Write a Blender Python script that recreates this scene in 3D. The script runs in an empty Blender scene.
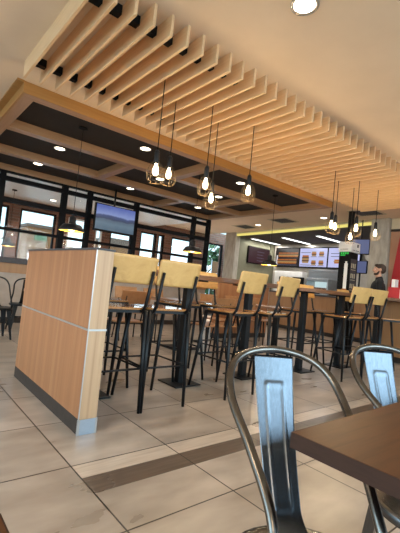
import bpy, bmesh, math, random
from mathutils import Vector, Matrix
random.seed(7)
SC = bpy.context.scene
COL = SC.collection
PI = math.pi

# ------------------------------------------------------------------ helpers
def lin(rgb):
    # 0-255 display colour to linear
    o = []
    for v in rgb:
        c = v/255
        o.append(c/12.92 if c <= .04045 else ((c+.055)/1.055)**2.4)
    return (o[0], o[1], o[2], 1.0)

def newmat(name):
    m = bpy.data.materials.new(name); m.use_nodes = True
    nt = m.node_tree
    return m, nt, nt.nodes['Principled BSDF']

def noise_ramp(nt, scale, stops, vec='Object', detail=4, mapscale=(1, 1, 1), rough=.55, distortion=0.0):
    N, L = nt.nodes, nt.links
    tc = N.new('ShaderNodeTexCoord'); mp = N.new('ShaderNodeMapping')
    mp.inputs['Scale'].default_value = mapscale
    L.new(tc.outputs[vec], mp.inputs['Vector'])
    nz = N.new('ShaderNodeTexNoise'); nz.inputs['Scale'].default_value = scale
    nz.inputs['Detail'].default_value = detail; nz.inputs['Roughness'].default_value = rough
    nz.inputs['Distortion'].default_value = distortion
    L.new(mp.outputs[0], nz.inputs['Vector'])
    cr = N.new('ShaderNodeValToRGB'); e = cr.color_ramp.elements
    while len(e) < len(stops): e.new(.5)
    for el, (p, c) in zip(e, stops):
        el.position = p; el.color = lin(c)
    L.new(nz.outputs['Fac'], cr.inputs['Fac'])
    return cr.outputs['Color'], nz.outputs['Fac'], mp.outputs[0]

def bump(nt, b, fac, strength=.1, dist=.01):
    bn = nt.nodes.new('ShaderNodeBump'); bn.inputs['Strength'].default_value = strength
    bn.inputs['Distance'].default_value = dist
    nt.links.new(fac, bn.inputs['Height']); nt.links.new(bn.outputs[0], b.inputs['Normal'])

def mat(name, c1, c2=None, rough=.5, metal=0.0, scale=20, mapscale=(1, 1, 1), bmp=0.0, spec=.5, coat=0.0):
    m, nt, b = newmat(name)
    c2 = c2 or c1
    col, fac, _ = noise_ramp(nt, scale, [(.3, c1), (.7, c2)], mapscale=mapscale)
    nt.links.new(col, b.inputs['Base Color'])
    b.inputs['Roughness'].default_value = rough; b.inputs['Metallic'].default_value = metal
    b.inputs['Specular IOR Level'].default_value = spec
    b.inputs['Coat Weight'].default_value = coat; b.inputs['Coat Roughness'].default_value = .12
    if bmp: bump(nt, b, fac, bmp, .004)
    return m

def emit(name, c, s):
    m, nt, b = newmat(name)
    b.inputs['Base Color'].default_value = (0, 0, 0, 1)
    b.inputs['Emission Color'].default_value = lin(c); b.inputs['Emission Strength'].default_value = s
    b.inputs['Roughness'].default_value = .3
    return m

def wood(name, stops, axis_scale, scale=9, rough=.4, coat=0.0, bmp=.03):
    m, nt, b = newmat(name)
    col, fac, v = noise_ramp(nt, scale, stops, mapscale=axis_scale, detail=5, distortion=.35)
    nt.links.new(col, b.inputs['Base Color'])
    b.inputs['Roughness'].default_value = rough
    b.inputs['Coat Weight'].default_value = coat; b.inputs['Coat Roughness'].default_value = .15
    bump(nt, b, fac, bmp, .002)
    return m

M = {}
M['ceil'] = mat('ceiling_paint', (232, 208, 180), (226, 202, 174), .85, scale=3)
M['dark_ceiling'] = mat('coffer_dark_paint', (34, 25, 20), (28, 20, 16), .8, scale=4)
M['beam'] = wood('coffer_beam_laminate', [(.25, (158, 116, 80)), (.6, (174, 132, 94)), (.85, (138, 98, 64))], (.35, 6, 6), 5, .4)
M['beam_y'] = wood('coffer_beam_laminate_cross', [(.25, (158, 116, 80)), (.6, (174, 132, 94)), (.85, (138, 98, 64))], (6, .35, 6), 5, .4)
M['fascia'] = wood('fascia_golden_laminate', [(.25, (160, 114, 60)), (.6, (172, 126, 70)), (.85, (146, 102, 50))], (.4, 8, 8), 5, .45)
M['slat'] = wood('slat_pale_laminate', [(.25, (216, 178, 134)), (.55, (226, 190, 146)), (.85, (206, 166, 122))], (9, .5, 9), 4, .5)
M['oak'] = wood('partition_oak_laminate', [(.2, (134, 88, 55)), (.36, (164, 114, 77)), (.46, (145, 95, 61)), (.58, (157, 105, 69)), (.78, (176, 128, 91))], (7, 7, .14), 1.5, .42)
M['oak_end_lit'] = wood('partition_oak_lit_end', [(.2, (176, 138, 104)), (.5, (190, 154, 120)), (.8, (168, 130, 97))], (18, 18, .25), 1.6, .45)  # oak laminate paled for the window-lit end, light put into the colour
M['ply'] = wood('stool_ply', [(.25, (190, 144, 84)), (.55, (206, 162, 100)), (.85, (178, 130, 74))], (3, 12, 3), 3, .35, .15)
M['seatwood'] = wood('stool_seat_wood', [(.25, (150, 98, 54)), (.55, (172, 120, 70)), (.85, (130, 80, 42))], (10, 2, 4), 3, .25, 1.0)
M['seatwood'].node_tree.nodes['Principled BSDF'].inputs['Coat Roughness'].default_value = .05
M['chairwood'] = wood('dining_chair_wood', [(.25, (140, 96, 62)), (.55, (158, 112, 74)), (.85, (124, 82, 50))], (3, 10, 3), 3, .35, .15)
M['bartop'] = wood('bar_top_wood', [(.25, (109, 74, 53)), (.55, (132, 96, 74)), (.85, (90, 59, 42))], (.8, 9, 9), 4, .28, .4)
M['walnut'] = wood('walnut_table_top', [(.22, (62, 35, 19)), (.5, (82, 49, 28)), (.8, (48, 26, 14))], (.9, 9, 9), 4, .4, 0.0)
M['walnut'].node_tree.nodes['Principled BSDF'].inputs['Specular IOR Level'].default_value = .16
M['edge'] = wood('dark_edge_band', [(.25, (44, 27, 20)), (.55, (54, 34, 25)), (.85, (36, 21, 15))], (4, 4, 30), 4, .6, .0)
M['edge'].node_tree.nodes['Principled BSDF'].inputs['Specular IOR Level'].default_value = .2
M['counterwood'] = wood('counter_front_wood', [(.25, (142, 100, 64)), (.55, (158, 114, 74)), (.85, (126, 84, 52))], (7, 7, .4), 2, .45)
M['black'] = mat('black_powder_coat', (13, 14, 17), (17, 18, 21), .45, 0, 30, spec=.3)
M['blackmatte'] = mat('black_matte', (15, 14, 14), (20, 19, 18), .75, 0, 30, spec=.2)
M['frame'] = mat('screen_frame_black', (12, 12, 14), (16, 16, 18), .7, 0, 14, spec=.12)
M['capgrey'] = mat('dark_grey_cap', (62, 58, 60), (72, 69, 72), .5, 0, 30, spec=.3)
M['plinth'] = mat('plinth_brown_laminate', (52, 43, 38), (60, 50, 44), .6, 0, 20, spec=.25)
M['alu'] = mat('brushed_aluminium', (185, 196, 210), (168, 180, 196), .35, .85, 40, (1, 1, 20))
M['trimalu'] = mat('aluminium_trim', (196, 194, 192), (184, 182, 182), .35, .8, 40)
M['gun'] = mat('gunmetal_steel', (108, 112, 118), (98, 103, 109), .26, 1.0, 25, (6, 6, 1))
M['tube'] = mat('worn_steel_tube', (118, 113, 108), (104, 99, 94), .26, 1.0, 30)
M['brick'] = None
M['tilewall'] = mat('low_wall_beige', (168, 151, 138), (156, 139, 126), .6, 0, 8)
M['stone'] = mat('concrete_panel', (186, 180, 166), (158, 150, 138), .75, 0, 4, (3, 3, 1), .15)
M['greenwall'] = mat('grey_green_wall', (122, 120, 98), (108, 106, 86), .8, 0, 3)
M['tanwall'] = mat('tan_wall_panel', (176, 132, 104), (166, 122, 94), .7, 0, 3)
M['red'] = mat('red_graphic', (179, 18, 28), (165, 15, 24), .5, 0, 6)
M['white'] = mat('white_plastic', (232, 230, 226), (222, 220, 216), .45, 0, 10)
M['cream'] = mat('cream_paint', (205, 191, 164), (196, 182, 152), .8, 0, 5)
M['steel'] = mat('stainless_steel', (168, 169, 170), (154, 155, 157), .3, .9, 20, (1, 8, 1))
M['kitchen'] = mat('kitchen_dark_ceiling', (74, 66, 58), (66, 58, 51), .85, 0, 4)
M['kitchenwall'] = mat('kitchen_wall_tile', (185, 176, 164), (168, 159, 147), .4, 0, 6)
M['lens'] = emit('downlight_lens', (255, 240, 207), 9)
M['striplens'] = emit('strip_light_lens', (244, 246, 244), 3.2)
M['cove'] = emit('cove_led', (232, 218, 120), 1.0)
M['bulb'] = emit('filament_bulb_glow', (255, 230, 189), 9)
M['shade_in'] = mat('lamp_shade_brass_inside', (224, 184, 96), (216, 174, 82), .4, .3, 12)
M['shadebulb'] = emit('shade_bulb_glow', (255, 223, 154), 6)
M['cagewire'] = mat('cage_brass_wire', (74, 60, 38), (86, 70, 48), .5, .5, 30)
M['pave'] = mat('outdoor_paving', (216, 216, 212), (202, 202, 198), .9, 0, 1)
M['house'] = mat('tan_render', (98, 62, 28), (88, 54, 23), .85, 0, 2)
M['roof'] = mat('brown_roof', (66, 48, 34), (56, 40, 28), .85, 0, 3)
M['leaf'] = mat('foliage_green', (28, 56, 26), (46, 72, 30), .8, 0, 5)
M['skin'] = mat('skin', (201, 154, 128), (191, 142, 116), .55, 0, 30)
M['hair'] = mat('dark_brown_hair', (51, 36, 27), (63, 45, 33), .7, 0, 60)
M['shirt'] = mat('black_cotton', (20, 21, 24), (26, 27, 31), .85, 0, 60)
M['trouser'] = mat('dark_grey_cotton', (38, 39, 43), (44, 45, 49), .85, 0, 60)
M['eye'] = mat('eye_white', (232, 228, 222), (220, 216, 210), .3)
M['menu_orange'] = emit('menu_food_orange', (192, 112, 44), .75)
M['menu_tan'] = emit('menu_food_tan', (184, 147, 92), .8)
M['menu_dark'] = emit('menu_background_dark', (42, 32, 36), .6)
M['menu_pale'] = emit('menu_background_pale', (185, 188, 230), 1.0)
M['menu_brown'] = emit('menu_food_brown', (106, 74, 58), .7)
M['menu_text'] = emit('menu_text_grey', (106, 106, 128), .7)
M['menu_white'] = emit('menu_text_white', (228, 228, 234), .85)
M['screen_blue'] = emit('screen_slate_blue', (111, 120, 166), .55)
M['screen_plum'] = emit('screen_plum', (76, 36, 48), .45)
M['green_led'] = emit('green_led_text', (55, 192, 74), 1.0)
M['cabinet_glow'] = emit('warming_cabinet_light', (207, 232, 234), .8)

# glass
def glass(name, tint=(255, 255, 255), refl=.10):
    m = bpy.data.materials.new(name); m.use_nodes = True
    nt = m.node_tree; N, L = nt.nodes, nt.links
    N.remove(N['Principled BSDF'])
    tr = N.new('ShaderNodeBsdfTransparent'); tr.inputs[0].default_value = lin(tint)
    gl = N.new('ShaderNodeBsdfGlossy'); gl.inputs['Roughness'].default_value = .02
    fr = N.new('ShaderNodeFresnel'); fr.inputs['IOR'].default_value = 1.22
    mx = N.new('ShaderNodeMixShader')
    L.new(fr.outputs[0], mx.inputs[0]); L.new(tr.outputs[0], mx.inputs[1]); L.new(gl.outputs[0], mx.inputs[2])
    L.new(mx.outputs[0], N['Material Output'].inputs['Surface'])
    return m
M['glass'] = glass('clear_glass')
M['glassgrey'] = glass('grey_tinted_glass', (185, 185, 185))

# floor tiles
def tile_mat():
    m, nt, b = newmat('floor_porcelain_tile'); N, L = nt.nodes, nt.links
    geo = N.new('ShaderNodeNewGeometry'); sep = N.new('ShaderNodeSeparateXYZ')
    L.new(geo.outputs['Position'], sep.inputs[0])
    mp = N.new('ShaderNodeMapping'); mp.inputs['Location'].default_value = (-.852+.594*20, -1.32+.594*20, 0)
    L.new(geo.outputs['Position'], mp.inputs['Vector'])
    br = N.new('ShaderNodeTexBrick'); br.offset = 0; br.squash = 1
    br.inputs['Scale'].default_value = 1; br.inputs['Brick Width'].default_value = .594
    br.inputs['Row Height'].default_value = .594; br.inputs['Mortar Size'].default_value = .0042
    br.inputs['Mortar Smooth'].default_value = .2
    br.inputs['Color1'].default_value = lin((194, 184, 175)); br.inputs['Color2'].default_value = lin((176, 166, 156))
    br.inputs['Mortar'].default_value = lin((52, 43, 37))
    L.new(mp.outputs[0], br.inputs['Vector'])
    nz = N.new('ShaderNodeTexNoise'); nz.inputs['Scale'].default_value = 2.6; nz.inputs['Detail'].default_value = 5
    nz.inputs['Roughness'].default_value = .5; nz.inputs['Distortion'].default_value = .15
    mp2 = N.new('ShaderNodeMapping'); mp2.inputs['Scale'].default_value = (.7, 1.7, 1)
    L.new(geo.outputs['Position'], mp2.inputs['Vector']); L.new(mp2.outputs[0], nz.inputs['Vector'])
    cr = N.new('ShaderNodeValToRGB'); e = cr.color_ramp.elements
    e[0].position = .18; e[0].color = lin((168, 157, 146)); e[1].position = .72; e[1].color = lin((255, 246, 238))
    L.new(nz.outputs['Fac'], cr.inputs[0])
    def mth(op, a, v=None, a2=None):
        n = N.new('ShaderNodeMath'); n.operation = op
        L.new(a, n.inputs[0])
        if a2 is not None: L.new(a2, n.inputs[1])
        else: n.inputs[1].default_value = v
        return n.outputs[0]
    X, Y = sep.outputs[0], sep.outputs[1]
    def band(lo, hi, src):
        return mth('MULTIPLY', mth('GREATER_THAN', src, lo), a2=mth('LESS_THAN', src, hi))
    right = mth('GREATER_THAN', X, .854)
    dark = mth('MULTIPLY', band(1.629, 1.775, Y), a2=right)
    pale = mth('MULTIPLY', band(1.777, 1.9125, Y), a2=right)
    seam = mth('MULTIPLY', mth('ADD', band(1.6265, 1.6295, Y), a2=band(1.774, 1.7765, Y)), a2=right)
    wv = N.new('ShaderNodeTexNoise'); wv.inputs['Scale'].default_value = 4; wv.inputs['Detail'].default_value = 6
    mp3 = N.new('ShaderNodeMapping'); mp3.inputs['Scale'].default_value = (1, 14, 1)
    L.new(geo.outputs['Position'], mp3.inputs['Vector']); L.new(mp3.outputs[0], wv.inputs['Vector'])
    def ramp(a, bb):
        c = N.new('ShaderNodeValToRGB'); c.color_ramp.elements[0].position = .3; c.color_ramp.elements[1].position = .7
        c.color_ramp.elements[0].color = lin(a); c.color_ramp.elements[1].color = lin(bb)
        L.new(wv.outputs['Fac'], c.inputs[0]); return c.outputs[0]
    def mix(f, a, bb, t='MIX'):
        n = N.new('ShaderNodeMix'); n.data_type = 'RGBA'; n.blend_type = t
        if hasattr(f, 'is_linked'): L.new(f, n.inputs[0])
        else: n.inputs[0].default_value = f
        L.new(a, n.inputs[6])
        if isinstance(bb, tuple): n.inputs[7].default_value = bb
        else: L.new(bb, n.inputs[7])
        return n.outputs[2]
    c = mix(1.0, br.outputs['Color'], cr.outputs['Color'], 'MULTIPLY')
    cp = mix(dark, c, ramp((84, 70, 60), (104, 88, 76)))
    cp = mix(pale, cp, ramp((176, 157, 140), (196, 178, 161)))
    cp = mix(seam, cp, lin((58, 48, 41)))
    # keep the cross joints running through the plank bands
    cp = mix(mth('MULTIPLY', br.outputs['Fac'], a2=right), cp, lin((52, 43, 37)))
    L.new(cp, b.inputs['Base Color'])
    b.inputs['Roughness'].default_value = .36
    rr = N.new('ShaderNodeMapRange'); rr.inputs['To Min'].default_value = .2; rr.inputs['To Max'].default_value = .42
    L.new(nz.outputs['Fac'], rr.inputs['Value']); L.new(rr.outputs[0], b.inputs['Roughness'])
    b.inputs['Specular IOR Level'].default_value = .5
    bn = N.new('ShaderNodeBump'); bn.invert = True; bn.inputs['Strength'].default_value = .4; bn.inputs['Distance'].default_value = .002
    L.new(br.outputs['Fac'], bn.inputs['Height']); L.new(bn.outputs[0], b.inputs['Normal'])
    return m
M['tile'] = tile_mat()

def brick_mat():
    m, nt, b = newmat('brown_brick'); N, L = nt.nodes, nt.links
    geo = N.new('ShaderNodeNewGeometry'); sep = N.new('ShaderNodeSeparateXYZ'); cmb = N.new('ShaderNodeCombineXYZ')
    L.new(geo.outputs['Position'], sep.inputs[0])
    ad = N.new('ShaderNodeMath'); ad.operation = 'ADD'
    L.new(sep.outputs[0], ad.inputs[0]); L.new(sep.outputs[1], ad.inputs[1])
    L.new(ad.outputs[0], cmb.inputs[0]); L.new(sep.outputs[2], cmb.inputs[1])
    br = N.new('ShaderNodeTexBrick'); br.inputs['Scale'].default_value = 1
    br.inputs['Brick Width'].default_value = .23; br.inputs['Row Height'].default_value = .075
    br.inputs['Mortar Size'].default_value = .006
    br.inputs['Color1'].default_value = lin((122, 82, 64)); br.inputs['Color2'].default_value = lin((93, 63, 50))
    br.inputs['Mortar'].default_value = lin((111, 98, 88))
    L.new(cmb.outputs[0], br.inputs['Vector']); L.new(br.outputs['Color'], b.inputs['Base Color'])
    b.inputs['Roughness'].default_value = .85
    return m
M['brick'] = brick_mat()

def landscape_mat():
    # picture shown by the television: sky, hills and water
    m, nt, b = newmat('television_landscape'); N, L = nt.nodes, nt.links
    tc = N.new('ShaderNodeTexCoord'); sep = N.new('ShaderNodeSeparateXYZ'); L.new(tc.outputs['Object'], sep.inputs[0])
    nz = N.new('ShaderNodeTexNoise'); nz.inputs['Scale'].default_value = 6; nz.inputs['Detail'].default_value = 5
    L.new(tc.outputs['Object'], nz.inputs['Vector'])
    ma = N.new('ShaderNodeMath'); ma.operation = 'MULTIPLY_ADD'; ma.inputs[1].default_value = .09
    L.new(nz.outputs['Fac'], ma.inputs[0]); L.new(sep.outputs[2], ma.inputs[2])
    mr = N.new('ShaderNodeMapRange'); mr.inputs['From Min'].default_value = -.21; mr.inputs['From Max'].default_value = .27
    L.new(ma.outputs[0], mr.inputs['Value'])
    cr = N.new('ShaderNodeValToRGB'); e = cr.color_ramp.elements
    for _ in range(5): e.new(.5)
    for el, (p, c) in zip(e, [(0, (76, 100, 120)), (.3, (100, 124, 142)), (.46, (86, 105, 124)), (.5, (62, 74, 102)), (.62, (74, 88, 128)), (.68, (138, 156, 208)), (1, (90, 108, 180))]):
        el.position = p; el.color = lin(c)
    L.new(mr.outputs[0], cr.inputs[0]); L.new(cr.outputs[0], b.inputs['Emission Color'])
    b.inputs['Emission Strength'].default_value = .8; b.inputs['Base Color'].default_value = (.01, .01, .012, 1)
    b.inputs['Roughness'].default_value = .2
    return m
M['tvpic'] = landscape_mat()

# ---- mesh helpers
def box(bm, lo, hi, mi=0):
    r = bmesh.ops.create_cube(bm, size=1)
    for v in r['verts']:
        v.co = Vector([lo[i]+(v.co[i]+.5)*(hi[i]-lo[i]) for i in range(3)])
    fs = set(f for v in r['verts'] for f in v.link_faces)
    for f in fs: f.material_index = mi
    return r['verts']

def tube(bm, pts, rad, seg=8, mi=0, caps=True, closed=False):
    pts = [Vector(p) for p in pts]; n = len(pts)
    rads = rad if isinstance(rad, (list, tuple)) else [rad]*n
    rings = []; ref = None
    for i, p in enumerate(pts):
        a = pts[(i-1) % n] if (i > 0 or closed) else p
        c = pts[(i+1) % n] if (i < n-1 or closed) else p
        t = (c-a).normalized()
        if ref is None:
            ref = Vector((0, 0, 1)) if abs(t.z) < .9 else Vector((1, 0, 0))
        u = (ref - t*ref.dot(t)).normalized(); w = t.cross(u); ref = u
        rings.append([bm.verts.new(p+(u*math.cos(2*PI*k/seg)+w*math.sin(2*PI*k/seg))*rads[i]) for k in range(seg)])
    m = n if closed else n-1
    for i in range(m):
        A, B = rings[i], rings[(i+1) % n]
        for k in range(seg):
            f = bm.faces.new((A[k], A[(k+1) % seg], B[(k+1) % seg], B[k])); f.material_index = mi; f.smooth = True
    if caps and not closed:
        for rg, rev in ((rings[0], True), (rings[-1], False)):
            f = bm.faces.new(list(reversed(rg)) if rev else rg); f.material_index = mi

def lathe(bm, prof, seg=24, mi=0, center=(0, 0, 0), mis=None):
    cx, cy, cz = center; rings = []
    for r, z in prof:
        if r < 1e-6: rings.append([bm.verts.new((cx, cy, cz+z))])
        else: rings.append([bm.verts.new((cx+r*math.cos(2*PI*k/seg), cy+r*math.sin(2*PI*k/seg), cz+z)) for k in range(seg)])
    for i in range(len(rings)-1):
        A, B = rings[i], rings[i+1]
        for k in range(seg):
            k2 = (k+1) % seg
            vs = []
            for v in ((A[k] if len(A) > 1 else A[0]), (A[k2] if len(A) > 1 else A[0]), (B[k2] if len(B) > 1 else B[0]), (B[k] if len(B) > 1 else B[0])):
                if v not in vs: vs.append(v)
            if len(vs) > 2:
                f = bm.faces.new(vs); f.smooth = True; f.material_index = mis[i] if mis else mi

def prism(bm, poly, z0, z1, mi=0):
    a = [bm.verts.new((x, y, z0)) for x, y in poly]; b = [bm.verts.new((x, y, z1)) for x, y in poly]
    n = len(poly)
    fs = [bm.faces.new(list(reversed(a))), bm.faces.new(b)]
    for i in range(n): fs.append(bm.faces.new((a[i], a[(i+1) % n], b[(i+1) % n], b[i])))
    for f in fs: f.material_index = mi

def quad(bm, a, b, c, d, mi=0):
    f = bm.faces.new([bm.verts.new(p) for p in (a, b, c, d)]); f.material_index = mi

def obj(name, bm, mats, parent=None, bevel=0, seg=2, kind=None, label=None, smooth=False, loc=None):
    bmesh.ops.recalc_face_normals(bm, faces=bm.faces[:])
    me = bpy.data.meshes.new(name); bm.to_mesh(me); bm.free()
    for m in (mats if isinstance(mats, (list, tuple)) else [mats]):
        me.materials.append(M[m] if isinstance(m, str) else m)
    if smooth:
        for p in me.polygons: p.use_smooth = True
    o = bpy.data.objects.new(name, me); COL.objects.link(o)
    if parent: o.parent = parent
    if loc: o.location = loc
    if bevel:
        md = o.modifiers.new('bevel', 'BEVEL'); md.width = bevel; md.segments = seg; md.limit_method = 'ANGLE'; md.angle_limit = .6
    if kind: o['kind'] = kind
    if label: o['label'] = label
    return o

def B(): return bmesh.new()
def boxobj(name, lo, hi, m, parent=None, bevel=0, kind=None, label=None):
    b = B(); box(b, lo, hi); return obj(name, b, m, parent, bevel, kind=kind, label=label)
def thing(name, label, cat, loc=(0, 0, 0), rz=0, group=None):
    o = bpy.data.objects.new(name, None); COL.objects.link(o); o.empty_display_size = .1
    o.location = loc; o.rotation_euler = (0, 0, rz)
    o['label'] = label; o['category'] = cat
    if group: o['group'] = group
    return o
def tag(o, label, cat, group=None):
    o['label'] = label; o['category'] = cat
    if group: o['group'] = group
    return o
def dup(root, loc, rz=None, label=None, group=None):
    def cp(o, par):
        c = o.copy(); COL.objects.link(c)
        if par: c.parent = par
        for ch in list(o.children): cp(ch, c)
        return c
    r = cp(root, None); r.location = loc
    if rz is not None: r.rotation_euler = (0, 0, rz)
    if label: r['label'] = label
    if group: r['group'] = group
    return r
def struct(name, b, m, parent=None, bevel=0):
    return obj(name, b, m, parent, bevel, kind='structure')

ZC = 2.78     # ceiling
SKY_SUNNY = 9.0
# ------------------------------------------------------------------ setting
b = B(); box(b, (-3, -2.2, -.1), (11, 10.3, 0)); struct('floor', b, 'tile')
b = B(); prism(b, [(-3, -2.2), (8.3, -2.2), (8.3, 3.62), (8.06, 3.63), (8.06, 4.01), (8.56, 8.66), (8.56, 10.3), (6.3, 10.3), (6.3, 7.45), (-3, 7.45)], ZC, ZC+.12); struct('ceiling', b, 'ceil')
b = B(); prism(b, [(8.14, 3.62), (11, 3.62), (11, 8.66), (8.64, 8.66), (8.14, 4.0)], 2.655, 2.9); struct('ceiling', b, 'kitchen')
b = B(); box(b, (-3, 7.45, 2.66), (6.3, 10.3, 2.9)); struct('ceiling', b, 'white')
# cove: cream lip and glowing LED profile below it
def along(t, dx, z): return (7.42+(8.56-7.42)*t+dx, -2.2+(8.66+2.2)*t, z)
b = B()
P0 = lambda dx, z: along(0, dx, z); P1 = lambda dx, z: along(1, dx, z)
b2 = [(8.075, 4.01), (8.155, 4.01), (P1(.08, 0)[0], 8.66), (P1(0, 0)[0], 8.66)]
prism(b, b2, 2.735, ZC); struct('trim_1', b, 'cream')
led = thing('cove_light', 'long yellow glowing cove light along the edge of the pale ceiling before the kitchen', 'light', along(.5, 0, 2.655))
b = B(); prism(b, [(x-led.location.x, y-led.location.y) for x, y in b2], 0.02, .08); obj('light_strip', b, 'cove', led)
# walls
def wall_with_openings(name, x0, x1, y0, y1, z0, z1, ops, m, axis='x'):
    b = B(); ops = sorted(ops); cur = x0
    for a, c, s, h in ops:
        box(b, (cur, y0, z0), (a, y1, z1)); box(b, (a, y0, z0), (c, y1, s)); box(b, (a, y0, h), (c, y1, z1)); cur = c
    box(b, (cur, y0, z0), (x1, y1, z1)); return struct(name, b, m)
wall_with_openings('wall_front', -3, 11, -2.4, -2.2, 0, 2.9, [(-2.7, -.2, .35, 2.7), (.1, 2.6, .35, 2.7), (2.9, 5.4, .35, 2.7), (5.7, 7.2, .35, 2.7)], 'tanwall')
for i, (a, c) in enumerate([(-2.7, -.2), (.1, 2.6), (2.9, 5.4), (5.7, 7.2)]):
    b = B()
    for lo, hi in (((a, -2.33, .35), (a+.05, -2.27, 2.7)), ((c-.05, -2.33, .35), (c, -2.27, 2.7)), ((a, -2.33, 2.65), (c, -2.27, 2.7)), ((a, -2.33, .35), (c, -2.27, .4)), (((a+c)/2-.025, -2.33, .4), ((a+c)/2+.025, -2.27, 2.65))):
        box(b, lo, hi)
    struct('window_%d' % (20+i), b, 'frame')
LW = [(-1.9, .9), (1.2, 4.0), (4.3, 7.0)]
b = B(); cur = -2.4
for a, c in LW:
    box(b, (-3.2, cur, 0), (-3, a, 2.9)); box(b, (-3.2, a, 0), (-3, c, .5)); box(b, (-3.2, a, 2.7), (-3, c, 2.9)); cur = c
box(b, (-3.2, cur, 0), (-3, 10.3, 2.9)); struct('wall_left', b, 'cream')
for i, (a, c) in enumerate(LW):
    b = B()
    for lo, hi in (((-3.13, a, .5), (-3.07, a+.05, 2.7)), ((-3.13, c-.05, .5), (-3.07, c, 2.7)), ((-3.13, a, 2.65), (-3.07, c, 2.7)), ((-3.13, a, .5), (-3.07, c, .55)), ((-3.13, (a+c)/2-.025, .55), (-3.07, (a+c)/2+.025, 2.65))):
        box(b, lo, hi)
    struct('window_%d' % (24+i), b, 'frame')
WINS = [(1.85, 2.20, .5, 2.45), (2.46, 3.34, .5, 2.45), (3.66, 4.28, .5, 2.45), (4.45, 4.66, .5, 2.45), (4.9, 5.62, .5, 2.45), (5.90, 6.48, .5, 2.45), (6.54, 6.78, .5, 2.45), (7.06, 8.0, .5, 2.45), (8.62, 9.35, .5, 2.5)]
wall_with_openings('wall_back', -3, 11, 10.1, 10.3, 0, 2.9, WINS, 'brick')
wn = 1
for i, (a, c, s, h) in enumerate(WINS):
    white = i in (2, 3)
    fm = 'white' if white else 'frame'
    w = thing('window_%d' % wn, '', ''); del w['label']; del w['category']; w['kind'] = 'structure'; wn += 1
    w.location = (a, 10.16, s)
    b = B(); W, H = c-a, h-s; t = .045
    for lo, hi in (((0, -.04, 0), (t, .04, H)), ((W-t, -.04, 0), (W, .04, H)), ((t, -.04, 0), (W-t, .04, t)), ((t, -.04, H-t), (W-t, .04, H))):
        box(b, lo, hi)
    if i in (0, 2, 3, 4): box(b, (t, -.03, H*.58), (W-t, .03, H*.58+.04))
    if i in (2,): box(b, (W*.5-.02, -.03, t), (W*.5+.02, .03, H*.58))
    obj('window_frame', b, fm, w)
    b = B(); box(b, (t, -.004, t), (W-t, .004, H-t)); obj('pane', b, 'glass', w)

# grey-green side wall of the kitchen, back kitchen wall, right tan wall
b = B(); box(b, (8.73, 8.70, 0), (11, 8.84, 2.9)); struct('wall_side', b, 'greenwall')
b = B(); box(b, (10.5, 2.6, 0), (10.7, 8.66, 2.9)); struct('wall_kitchen', b, 'kitchenwall')
b = B(); box(b, (8.1, -2.2, 0), (8.22, 3.62, 2.5)); struct('wall_right', b, 'tanwall')
b = B(); box(b, (8.1, -2.2, 2.55), (8.22, 3.62, 2.9)); struct('wall_right_upper', b, 'cream')
b = B(); box(b, (8.08, -2.2, 2.5), (8.24, 3.62, 2.55)); struct('trim_2', b, 'plinth')
b = B(); box(b, (8.22, 2.5, 0), (10.7, 2.6, 2.9)); struct('wall_kitchen_end', b, 'kitchenwall')
# concrete columns
p = thing('concrete_column', 'tall grey concrete column behind the person in black, right of the hanging monitor', 'column', (8.07, 3.82, 0))
b = B(); box(b, (-.07, -.19, 0), (.07, .19, ZC)); obj('shaft', b, 'stone', p, .008)
b = B(); box(b, (-.085, -.205, 0), (.085, .205, .1)); obj('skirting', b, 'plinth', p)
p = thing('stone_pillar', 'grey stone-clad pillar between the black glazed screen and the kitchen, under the end of the cove light', 'column', (8.63, 8.9, 0))
b = B(); box(b, (-.1, -.24, 0), (.1, .24, ZC)); obj('shaft', b, 'stone', p, .008)
b = B(); box(b, (-.115, -.255, 0), (.115, .255, .1)); obj('skirting', b, 'plinth', p)

# ------------------------------------------------------------------ coffered ceiling (structure)
ZB = 2.667
x0, x1, y0, y1 = .85, 6.30, 3.93, 7.47
b = B(); box(b, (x0+.12, y0+.12, 2.772), (x1-.12, y1-.1, ZC)); struct('ceiling', b, 'dark_ceiling')
for (lo, hi) in (((x0+.02, y0+.02), (x1-.02, y0+.13)), ((x0+.13, 5.02), (x1-.13, 5.16)), ((x0+.13, 6.20), (x1-.13, 6.35)), ((x0+.02, 7.34), (x1-.02, 7.48))):
    b = B(); box(b, (lo[0], lo[1], ZB), (hi[0], hi[1], ZC)); struct('trim_3', b, 'beam')
for (lo, hi) in (((x0+.02, y0+.13), (x0+.13, 7.34)), ((x1-.13, y0+.13), (x1-.02, 7.34)), ((3.41, y0+.13), (3.54, 5.02)), ((2.65, 5.16), (2.78, 6.20)), ((5.2, 5.16), (5.33, 6.2)), ((4.53, 6.35), (4.66, 7.34))):
    b = B(); box(b, (lo[0], lo[1], ZB), (hi[0], hi[1], ZC)); struct('trim_4', b, 'beam_y')
for (lo, hi) in (((x0, y0), (x1, y0+.02)), ((x0, y0+.02), (x0+.02, y1)), ((x1-.02, y0+.02), (x1, y1))):
    b = B(); box(b, (lo[0], lo[1], ZB), (hi[0], hi[1], ZC)); struct('trim_5', b, 'fascia')
b = B(); box(b, (x0-.065, y0-.01, 2.765), (x0, y1, ZC)); struct('trim_6', b, 'fascia')

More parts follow.
